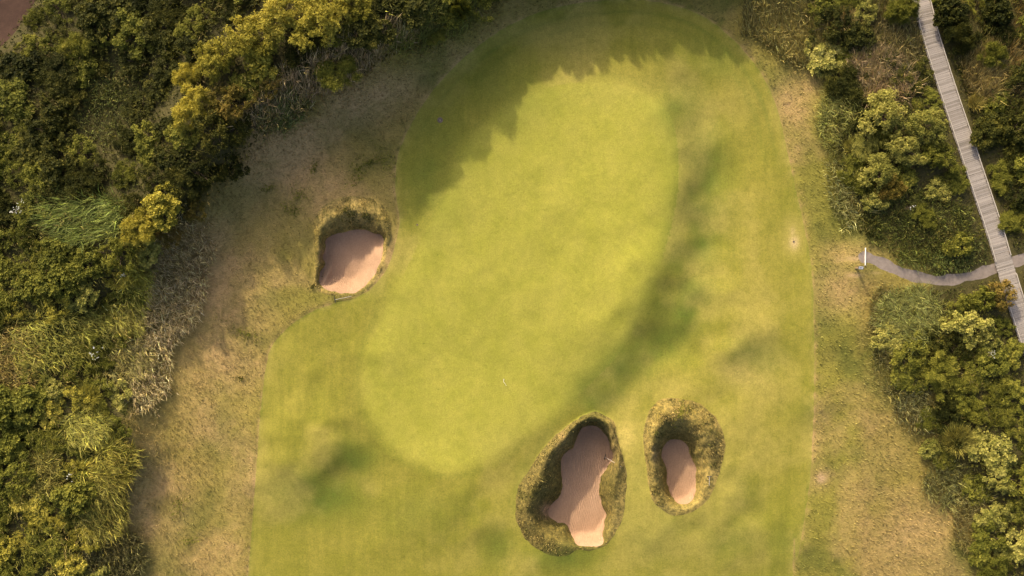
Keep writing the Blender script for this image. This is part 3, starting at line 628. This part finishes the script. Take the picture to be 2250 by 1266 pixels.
# loose grass standing between and through the shrubs
u, v = scatter(140000); dvv = np.maximum(pick('vegl', u, v), pick('vegr', u, v)); nz = fbm(u, v, 55, 81)
k = (dvv > 2) & (pick('path', u, v) < -8) & (pick('bw', u, v) > 27) & (pick('track', u, v) < -4) & (rng.random(len(u)) < np.clip((nz-.42)*5, 0, 1))
u, v = u[k], v[k]; n = len(u); print('loose grass', n)
t = fbm(u, v, 80, 91); cc = lerp((.17,.165,.025), (.29,.215,.07), np.clip(t*2-.6+rng.normal(0,.15,n), 0, 1))*np.exp(rng.normal(-.1,.4,n))[:, None]*np.where((u < 450) & (v < 470), .5, 1.0)[:, None]  # half colour stands in for shade over the upper left thicket
u2, v2 = scatter(160000, (150, 1100, 0, 1330)); dl2 = pick('vegl', u2, v2)      # longer grass thinning out into the left rough
k = (dl2 < 6) & (dl2 > -150) & (pick('fair', u2, v2) < -12) & (rng.random(len(u2)) < np.exp(np.minimum(dl2, 0)/38)*np.clip(fbm(u2, v2, 34, 97)*2.2-.5, 0, 1)); 
for i in range(3): k &= pick('o%d'%i, u2, v2) < -4
u2, v2 = u2[k], v2[k]; n2 = len(u2); print('verge grass', n2)
blades('verge_grass', u2, v2, rng.uniform(.22,.62,n2)*np.clip(1+pick('vegl', u2, v2)/140, .45, 1), np.clip(rng.normal(.66,.1,n2),.3,.8), np.radians(-25+90*(fbm(u2, v2, 60, 98)-.5)+rng.normal(0,24,n2)), rng.uniform(.03,.06,n2), lerp((.17,.15,.034), (.32,.23,.095), np.clip(fbm(u2, v2, 50, 99)*2-.55+rng.normal(0,.15,n2), 0, 1))*np.exp(rng.normal(-.05,.38,n2))[:, None])['label'] = 'brown olive longer grass along the edge of the left thicket'
blades('loose_grass', u, v, rng.uniform(.7,1.7,n)*np.clip((pick('bw', u, v)-15)/70, .4, 1), np.clip(rng.normal(.55,.13,n),.2,.8), np.radians(np.where(u < 1125, -20, 140)+160*(fbm(u, v, 70, 95)-.5)+rng.normal(0,22,n)), rng.uniform(.03,.06,n), cc)['label'] = 'loose long grass standing between and through the shrubs'
# bank grass of each bunker
for i, b in enumerate(BUNK):
    P = b[1]; n = int(26000*(1.0 if i else .8)); u, v = rng.uniform(P[:,0].min(), P[:,0].max(), n), rng.uniform(P[:,1].min(), P[:,1].max(), n)
    k = (pick('o%d'%i, u, v) > 1.5) & (pick('s%d'%i, u, v) < -1.0); u, v = u[k], v[k]; n = len(u)
    q = ((u-b[4][0])*LD[0]+(v-b[4][1])*LD[1])/b[5]; k = rng.random(n) < np.where(q > .62, .15, 1)*np.clip(2.2*fbm(u, v, 20, 3)-.55, 0, 1); u, v = u[k], v[k]; n = len(u)
    t = fbm(u, v, 25, 21+i); col = (1.7,1,1.3)[i]*lerp((.070,.068,.013), (.24,.18,.06), np.clip(t*2.2-.65+rng.normal(0,.15,n), 0, 1))*np.exp(rng.normal(0,.35,n))[:,None]
    blades('bank_grass', u, v, rng.uniform(.09,.25,n)*(.4+1.2*fbm(u, v, 18, 33)), rng.uniform(.3,.75,n), rng.uniform(0,6.28,n), rng.uniform(.03,.07,n), col, None, BK[i], BK[i].location)

# ------------------------------------------------------------------ shrubs
def rosettes(P, Nn, leaf, asp, nl, spread, rg):
    n = len(P); Nn = Nn/np.linalg.norm(Nn, axis=1)[:, None]
    a = np.cross(Nn, rg.normal(size=(n,3))); a /= np.linalg.norm(a, axis=1)[:, None]; b = np.cross(Nn, a)
    V, T = [], []; rt = rg.random(n)
    for k in range(nl):
        th = 2*np.pi*k/nl + rg.normal(0,.3,n); out = a*np.cos(th)[:,None] + b*np.sin(th)[:,None]
        sp = np.clip(rg.normal(spread, .2, n), .2, 1.4)[:,None]; d = out*np.sin(sp) + Nn*np.cos(sp)
        sd_ = np.cross(d, Nn); sd_ /= np.linalg.norm(sd_, axis=1)[:,None]+1e-9
        L = (leaf*rg.uniform(.7,1.25,n))[:,None]; base_ = P + d*L*.08; tip = base_ + d*L - Nn*L*.12; mid = base_ + d*L*.5
        V.append(np.stack([base_, mid+sd_*L*asp*.5, tip, mid-sd_*L*asp*.5], 1)); T.append(np.clip(.65*rt+.35*rg.random(n), 0, 1))
    return np.concatenate(V).reshape(-1, 3), np.repeat(np.concatenate(T), 4)
def crown_mesh(name, R, Hh, nlobe, nros, leaf, asp, nl, seed, low=.25):
    rg = np.random.default_rng(seed); C, Rd = [], []
    ph = rg.uniform(0, 6.28, 3)
    for k in range(nlobe):
        a = rg.uniform(0, 2*math.pi); edge = 1 + .22*math.sin(2*a+ph[0]) + .16*math.sin(3*a+ph[1]) + .12*math.sin(5*a+ph[2]); q = math.sqrt(rg.random())
        rr = R*q*.86*edge; C.append((rr*math.cos(a), rr*math.sin(a), Hh*(rg.uniform(.36,.86)*(1-.35*q*q)))); Rd.append(R*rg.uniform(.06,.18))
    C, Rd = np.array(C), np.array(Rd); w_ = Rd**2/np.sum(Rd**2); li = rg.choice(nlobe, nros*3, p=w_)
    d = rg.normal(size=(nros*3,3)); d[:,2] = np.abs(d[:,2])*1.0 - low*rg.random(nros*3); d /= np.linalg.norm(d, axis=1)[:,None]
    depth = 1 - .5*rg.random(nros*3)**1.8 + .34*rg.normal(size=nros*3); sc = np.stack([Rd[li], Rd[li], np.minimum(Rd[li], Hh*.34)], -1)
    P = C[li] + d*sc*depth[:,None]
    ins = np.zeros(len(P), bool)
    for k in range(nlobe):
        q = np.linalg.norm((P-C[k])/np.array([Rd[k],Rd[k],min(Rd[k],Hh*.34)]), axis=1); ins |= (q < .6) & (li != k)
    P, d = P[~ins][:nros], d[~ins][:nros]; P[:,2] = np.maximum(P[:,2], .12)
    nn = d + np.array([0,0,.55]) + rg.normal(0,.25,P.shape)
    V, T = rosettes(P, nn, leaf, asp, nl, .95, rg); n = len(V)//4
    me = fast_mesh(name, V, np.arange(len(V)), np.full(n, 4)); fattr(me, 'tint', T)
    st = []
    for k in range(0, nlobe, 2): c = C[k]; m_ = c*np.array([.45,.45,.55]); st += [((c[0]*.06,c[1]*.06,-.35), tuple(m_), .035*R/1.6, .022*R/1.6), (tuple(m_), tuple(c), .022*R/1.6, .010)]
    return me, tubes('stems', st, 5), Hh
protos = []
for k in range(9):
    if k % 3 < 2: protos.append(crown_mesh('crown', 1.55+.1*(k % 3), 1.7+.3*(k % 3), 46+6*(k % 4), 1800, .105+.025*(k % 4), .50+.1*(k % 2), 5, 100+k))
    else: protos.append(crown_mesh('crown', 1.6, 1.9, 40, 1700, .24, .16, 6, 100+k))          # narrow-leaved, spiky
prosL = [crown_mesh('crown', 2.5, 3.0, 90+6*k, 3300, .135, .40, 6, 200+k) for k in range(3)]      # large fine-leaved shrubs
for p in protos + prosL: p[0].materials.append(LEAF['olive']); p[1].materials.append(M['bark'])
def shrub(name, u, v, rpx, kind, label, group, proto=None, hs=1.0):
    pr = proto if proto is not None else random.choice(protos)
    R0 = 2.5 if pr in prosL else 1.65; sc = rpx/S/R0*(1-.04); hgt = pr[2]*sc*hs
    x, y, z = at_height(u, v, hgt*.6); o = empty(name, (float(x), float(y), float(z)), random.uniform(0, 6.28)); tag(o, label, 'shrub', group)
    o.scale = (sc, sc*random.uniform(.9,1.1), sc*hs)
    c = link('crown', pr[0], None, o); c.material_slots[0].link = 'OBJECT'; c.material_slots[0].material = LEAF[kind]
    link('stems', pr[1], None, o)
    return o
SH = [ # u, v, radius px, kind, large?, height factor, label
 (1945,245,52,'pale',1,1.1,'pale green shrub, upper left lobe of the big clump left of the boardwalk'),
 (2035,275,55,'pale',1,1.0,'pale yellow-green shrub right against the boardwalk in the big clump'),
 (1990,320,48,'pale',1,1.0,'pale shrub in the middle of the big clump left of the boardwalk'),
 (1935,375,42,'pale',1,.95,'pale shrub with tan tips, lower left of the big clump'),
 (2065,340,42,'olive',1,.9,'olive shrub under the big pale clump at the boardwalk edge'),
 (1960,415,32,'orange',0,1,'small rust-tinged shrub at the bottom of the big pale clump'),
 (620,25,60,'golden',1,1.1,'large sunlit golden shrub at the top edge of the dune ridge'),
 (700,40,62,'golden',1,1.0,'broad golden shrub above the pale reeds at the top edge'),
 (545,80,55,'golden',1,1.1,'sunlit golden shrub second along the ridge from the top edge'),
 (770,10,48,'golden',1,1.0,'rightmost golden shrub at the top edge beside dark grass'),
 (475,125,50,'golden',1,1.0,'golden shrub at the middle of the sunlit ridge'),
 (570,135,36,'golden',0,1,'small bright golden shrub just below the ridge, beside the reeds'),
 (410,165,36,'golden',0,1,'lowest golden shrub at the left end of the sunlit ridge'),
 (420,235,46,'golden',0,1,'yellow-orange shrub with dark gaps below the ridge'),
 (505,225,48,'orange',0,1,'dark orange-tinged shrub between the ridge and green grass'),
 (460,290,45,'dark',0,1,'dark shrub under the yellow-orange shrub'),
 (590,180,30,'orange',0,.8,'small orange-brown shrub at the left end of the reeds'),
 (350,455,48,'golden',0,1,'yellow-green shrub on the sunlit hump beside the left rough'),
 (420,460,34,'orange',0,1,'pale orange-tinged shrub at the right end of the sunlit hump'),
 (300,500,44,'golden',0,1,'yellow shrub on the left shoulder of the sunlit hump'),
 (255,560,48,'olive',0,1,'sunlit olive shrub below the hump at the left'),
 (365,510,30,'orange',0,.9,'small reddish shrub below the sunlit hump'),
 (2190,125,34,'olive',0,1,'isolated olive shrub in dark grass at upper right'),
 (2115,70,44,'dark',0,1,'dark leafy shrub right of the boardwalk near the top'),
 (2090,25,40,'dark',0,1,'dark shrub touching the boardwalk at the top edge'),
 (2195,25,44,'dark',0,1,'dark shrub at the top edge, second from the boardwalk'),
 (2110,540,34,'olive',0,.7,'olive shrub just above the path beside the boardwalk'),
 (2205,650,40,'orange',0,.9,'orange-tinged shrub pressed against the boardwalk below the path'),
 (2160,660,36,'olive',0,.9,'olive shrub below the path, left of the one touching the boardwalk'),
 (1985,20,40,'olive',0,1,'olive shrub left of the boardwalk at the top edge')]
placed = []
for (u, v, r, kd, big, hs, lab) in SH:
    if 600 > u > 300 and v < 320: hs *= 1.0
    shrub('shrub', u, v, r, kd, lab, 'shrubs along the course', random.choice(prosL) if big else None, hs); placed.append((u, v, r))
# filling shrubs of the thickets
REG = [('dense thicket along the left edge', lambda u, v: u < 700 and v >= 520), ('shaded thicket at upper left below the track', lambda u, v: u < 700 and v < 520), ('scrub above the top of the fairway', lambda u, v: 700 <= u < 1660),
       ('scrub between fairway and boardwalk above the path', lambda u, v: v < 600 and u < np.interp(v, BWC[:,1], BWC[:,0])), ('scrub right of the boardwalk', lambda u, v: u >= np.interp(v, BWC[:,1], BWC[:,0])), ('scrub below the path at the right edge', lambda u, v: True)]
KW = {'dark':'dark green','olive':'olive green','orange':'orange-tinged','golden':'yellow-green'}
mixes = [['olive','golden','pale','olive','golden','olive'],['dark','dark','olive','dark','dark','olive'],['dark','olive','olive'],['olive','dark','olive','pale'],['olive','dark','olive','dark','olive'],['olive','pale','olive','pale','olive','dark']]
KW['pale'] = 'pale green'
cu_, cv_ = np.r_[rng.uniform(-60, 2310, 9000), rng.uniform(1000, 1640, 400)], np.r_[rng.uniform(-70, 1330, 9000), rng.uniform(-270, -60, 400)]
dvv = np.maximum(pick('vegl', cu_, cv_), pick('vegr', cu_, cv_)); nfill = 0; fills = []
for u, v, d, bwd, pd, td in zip(cu_, cv_, dvv, pick('bw', cu_, cv_), pick('path', cu_, cv_), pick('track', cu_, cv_)):
    r = random.uniform(26, 54)
    if d < r*.55 or bwd < r*.75+20 or pd > -r*.9 or td > -r*.5: continue
    top = False
    if (v < -15 and 1000 < u < 1660) or (500 < u < 900 and v < 340 and d < r*1.15): continue
    if any(in_patch(np.array(u), np.array(v), p, 1.15) for p in PATCH) and random.random() < .97: continue
    if any((u-a)**2+(v-b)**2 < (.56*(r+c))**2 for a, b, c in placed): continue
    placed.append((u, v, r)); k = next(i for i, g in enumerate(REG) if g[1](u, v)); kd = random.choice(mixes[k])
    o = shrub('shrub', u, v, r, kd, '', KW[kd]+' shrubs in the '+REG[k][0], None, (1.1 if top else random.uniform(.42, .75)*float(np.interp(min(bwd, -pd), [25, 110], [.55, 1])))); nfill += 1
    fills.append((o, u, v, r, kd))
for u0 in np.arange(985, 1600, 52):          # the shrubs along the top edge whose shadow lies on the fairway
    v0 = float(np.interp(u0, [985,1040,1160,1270,1450,1600],[20,-12,-70,-118,-140,-135])); need = float(np.interp(u0, [985,1040,1160,1270,1450,1600],[4.6,4.6,5.3,5.7,5.6,5.3]))
    for dv_, rr_ in ((random.uniform(-8, 8), 46), (-78, 56)):
        g = float(bil(GZ, np.array(u0), np.array(v0+dv_))); pr = random.choice(protos); sc_ = rr_/S/1.65
        o = shrub('shrub', u0+random.uniform(-9, 9), v0+dv_, rr_, 'olive', '', 'shrubs along the top edge', pr, max(.5, (need-g+random.uniform(-.3,.25)+.4*math.sin(u0/47.0))/(pr[2]*sc_*.98))); fills.append((o, u0, v0+dv_, rr_, 'olive'))
pr = protos[2]; g = float(bil(GZ, np.array(1008.), np.array(8.))); shrub('shrub', 1008, 8, 24, 'olive', 'tall thin shrub at the top edge, rising from long grass', 'shrubs along the course', pr, (6.9-g)/(pr[2]*24/S/1.65*.96))
LM = [(40,60,'the dirt track corner'),(560,80,'the golden ridge'),(40,458,'the white umbels'),(330,480,'the sunlit hump'),(205,778,'the white flower cluster'),(305,630,'the bright grass edging the left rough'),(152,1046,'the small white flower head'),(10,1250,'the bottom left corner'),
      (1990,310,'the big pale clump'),(2050,612,'the lowest bend of the path'),(2030,10,'the top end of the boardwalk'),(2205,580,'the crossing of path and boardwalk'),(2245,745,'the lower end of the boardwalk'),(2095,965,'the round grass tussock'),(2240,1255,'the bottom right corner'),(2190,125,'the isolated olive shrub'),(1930,170,'the tan grass above the pale clump'),(960,55,'the tall green grass at the top edge'),(245,220,'the dull green hollow')]
ORD = ['nearest to it','second nearest to it','third nearest to it','fourth nearest to it','fifth nearest to it','sixth nearest to it','seventh nearest to it','eighth nearest to it','ninth nearest to it','tenth nearest to it','eleventh nearest to it','twelfth nearest to it']
bins = {}
for o, u, v, r, kd in fills:
    if v < -22 or u < -22 or u > 2272 or v > 1288: o['label'] = KW[kd]+' shrub mostly cut off by the picture edge'; o['group'] = KW[kd]+' shrubs at the picture edge'; continue
    d, lx, ly, ln_ = min(((u-a)**2+(v-b)**2, a, b, c) for a, b, c in LM)
    w_ = ('right of ' if u > lx else 'left of ') if abs(u-lx) > abs(v-ly) else ('below ' if v > ly else 'above ')
    bins.setdefault((KW[kd], w_+ln_), []).append((d, o))
for (c_, w_), L_o in bins.items():
    L_o.sort(key=lambda t_: t_[0])
    for i, (d, o) in enumerate(L_o): o['label'] = c_+' shrub '+w_+(', '+ORD[i].replace(' to it','') if len(L_o) > 1 else '')
print('fill shrubs', nfill)
# undergrowth leaves between shrubs
u, v = scatter(120000); dvv = np.maximum(pick('vegl', u, v), pick('vegr', u, v))
k = (dvv > 8) & (pick('path', u, v) < -9) & (pick('bw', u, v) > 26) & (pick('track', u, v) < -4) & (rng.random(len(u)) < np.clip(fbm(u, v, 40, 31)*1.5-.15, 0, 1))
for p in PATCH: k &= ~(in_patch(u, v, p, .75) & (rng.random(len(u)) < .9))
u, v = u[k], v[k]; x, y, z = on_ground(u, v); P = np.stack([x, y, z + rng.uniform(.08, 1.0, len(u))*np.clip(np.minimum(pick('bw', u, v)-20, -pick('path', u, v))/60, .3, 1)], -1); print('undergrowth', len(u))
V, T = rosettes(P, np.tile([0,0,1.0], (len(P),1)) + rng.normal(0,.35,P.shape), .17, .5, 5, 1.0, rng)
me = fast_mesh('undergrowth', V, np.arange(len(V)), np.full(len(V)//4, 4)); fattr(me, 'tint', T)
o = link('undergrowth', me, LEAF['dark']); o['kind'] = 'stuff'; o['label'] = 'low leafy undergrowth filling the gaps between shrubs'  # dark leaf colour deepens the shade in the gaps
# white flowers, weeds
FL = [(40,458,16,'white umbels of flowers in the dark left thicket near the edge'),(205,778,15,'white flower cluster beside pale rough at the left'),(152,1046,8,'small white flower head in the lower left thicket'),(270,603,7,'tiny white blossoms beside bright grass tuft at left'),(2002,455,5,'small white blossom in green scrub above the path'),(2180,778,7,'small white blossom among shrubs below the boardwalk')]
for u, v, r, lab in FL:
    x, y, z = map(float, at_height(u, v, 1.5)); o = empty('flowering_plant', (x, y, z)); tag(o, lab, 'flowers', 'white flowering plants')
    n = max(2, int(r*.9)); p = rng.normal(0, r/S*.55, (n, 3)); p[:,2] = rng.uniform(1.45, 1.9, n)
    V, T = rosettes(np.repeat(p, 2, 0)+rng.normal(0,.07,(n*2,3)), np.tile([0,0,1.0],(n*2,1)), .05, .9, 4, 1.25, rng)
    me = fast_mesh('blossoms', V, np.arange(len(V)), np.full(len(V)//4, 4)); fattr(me, 'tint', T); link('blossoms', me, LEAF['white'], o)
    link('stems', tubes('stems', [((q[0]*.4,q[1]*.4,-.1),(q[0],q[1],q[2]),.012,.006) for q in p], 4), M['bark'], o)
WD = [(785,380,20,'olive'),(845,350,16,'olive'),(810,360,10,'olive'),(640,462,12,'olive'),(655,430,14,'olive'),(590,415,8,'olive'),(540,735,18,'olive'),(530,832,7,'dark'),(415,1187,10,'olive'),(395,1110,14,'olive'),(768,470,15,'dark'),(688,630,6,'dark'),(803,474,8,'dark'),(1495,905,16,'olive'),(690,370,9,'olive'),(520,370,10,'olive')]
WL = ['largest dark weed patch on shaded rough above the left bunker','dark weed patch nearest the fairway edge above the left bunker','small weed between two dark patches above the left bunker','dark weed clump upper left of the left bunker','olive weed clump, higher of the pair upper left of the left bunker','small weed in left rough, leftmost above the left bunker','long olive weed patch in brown rough left of fairway bend','small dark weed at the lower end of the brown shaded rough','small bright weed alone in the lower left rough','olive weed patch in dark rough near lower left thicket','dark weed bush on the top bank of the left bunker','dark weed at the lower left corner of the left bunker','smaller dark weed beside the bush on top bank of left bunker','green weed on top of the oval bunker mound','small weed in shaded rough, middle distance to the reeds','small weed at the edge of the left scrub']
for (u, v, r, kd), lab in zip(WD, WL):
    x, y, z = map(float, on_ground(u, v)); o = empty('weed_clump', (x, y, z)); tag(o, lab, 'weeds', 'weed clumps in the rough')
    n = int(r*5); p = rng.normal(0, r/S*.8, (n,3))*np.exp(rng.normal(0,.3,(n,1))); an_ = rng.uniform(0, 3.1); el = rng.uniform(.45, .8); q0 = p[:,0]*1.2; q1 = p[:,1]*el; p[:,0] = q0*np.cos(an_)-q1*np.sin(an_); p[:,1] = q0*np.sin(an_)+q1*np.cos(an_); p[:,2] = ground_world(x+p[:,0], y+p[:,1])-z+rng.uniform(.04,.2+.006*r,n)
    V, T = rosettes(p, np.tile([0,0,1.0],(n,1))+rng.normal(0,.3,(n,3)), .10, .5, 5, 1.05, rng)
    me = fast_mesh('leaves', V, np.arange(len(V)), np.full(len(V)//4, 4)); fattr(me, 'tint', T); link('leaves', me, LEAF[kd], o)
print('objects', len(bpy.data.objects))
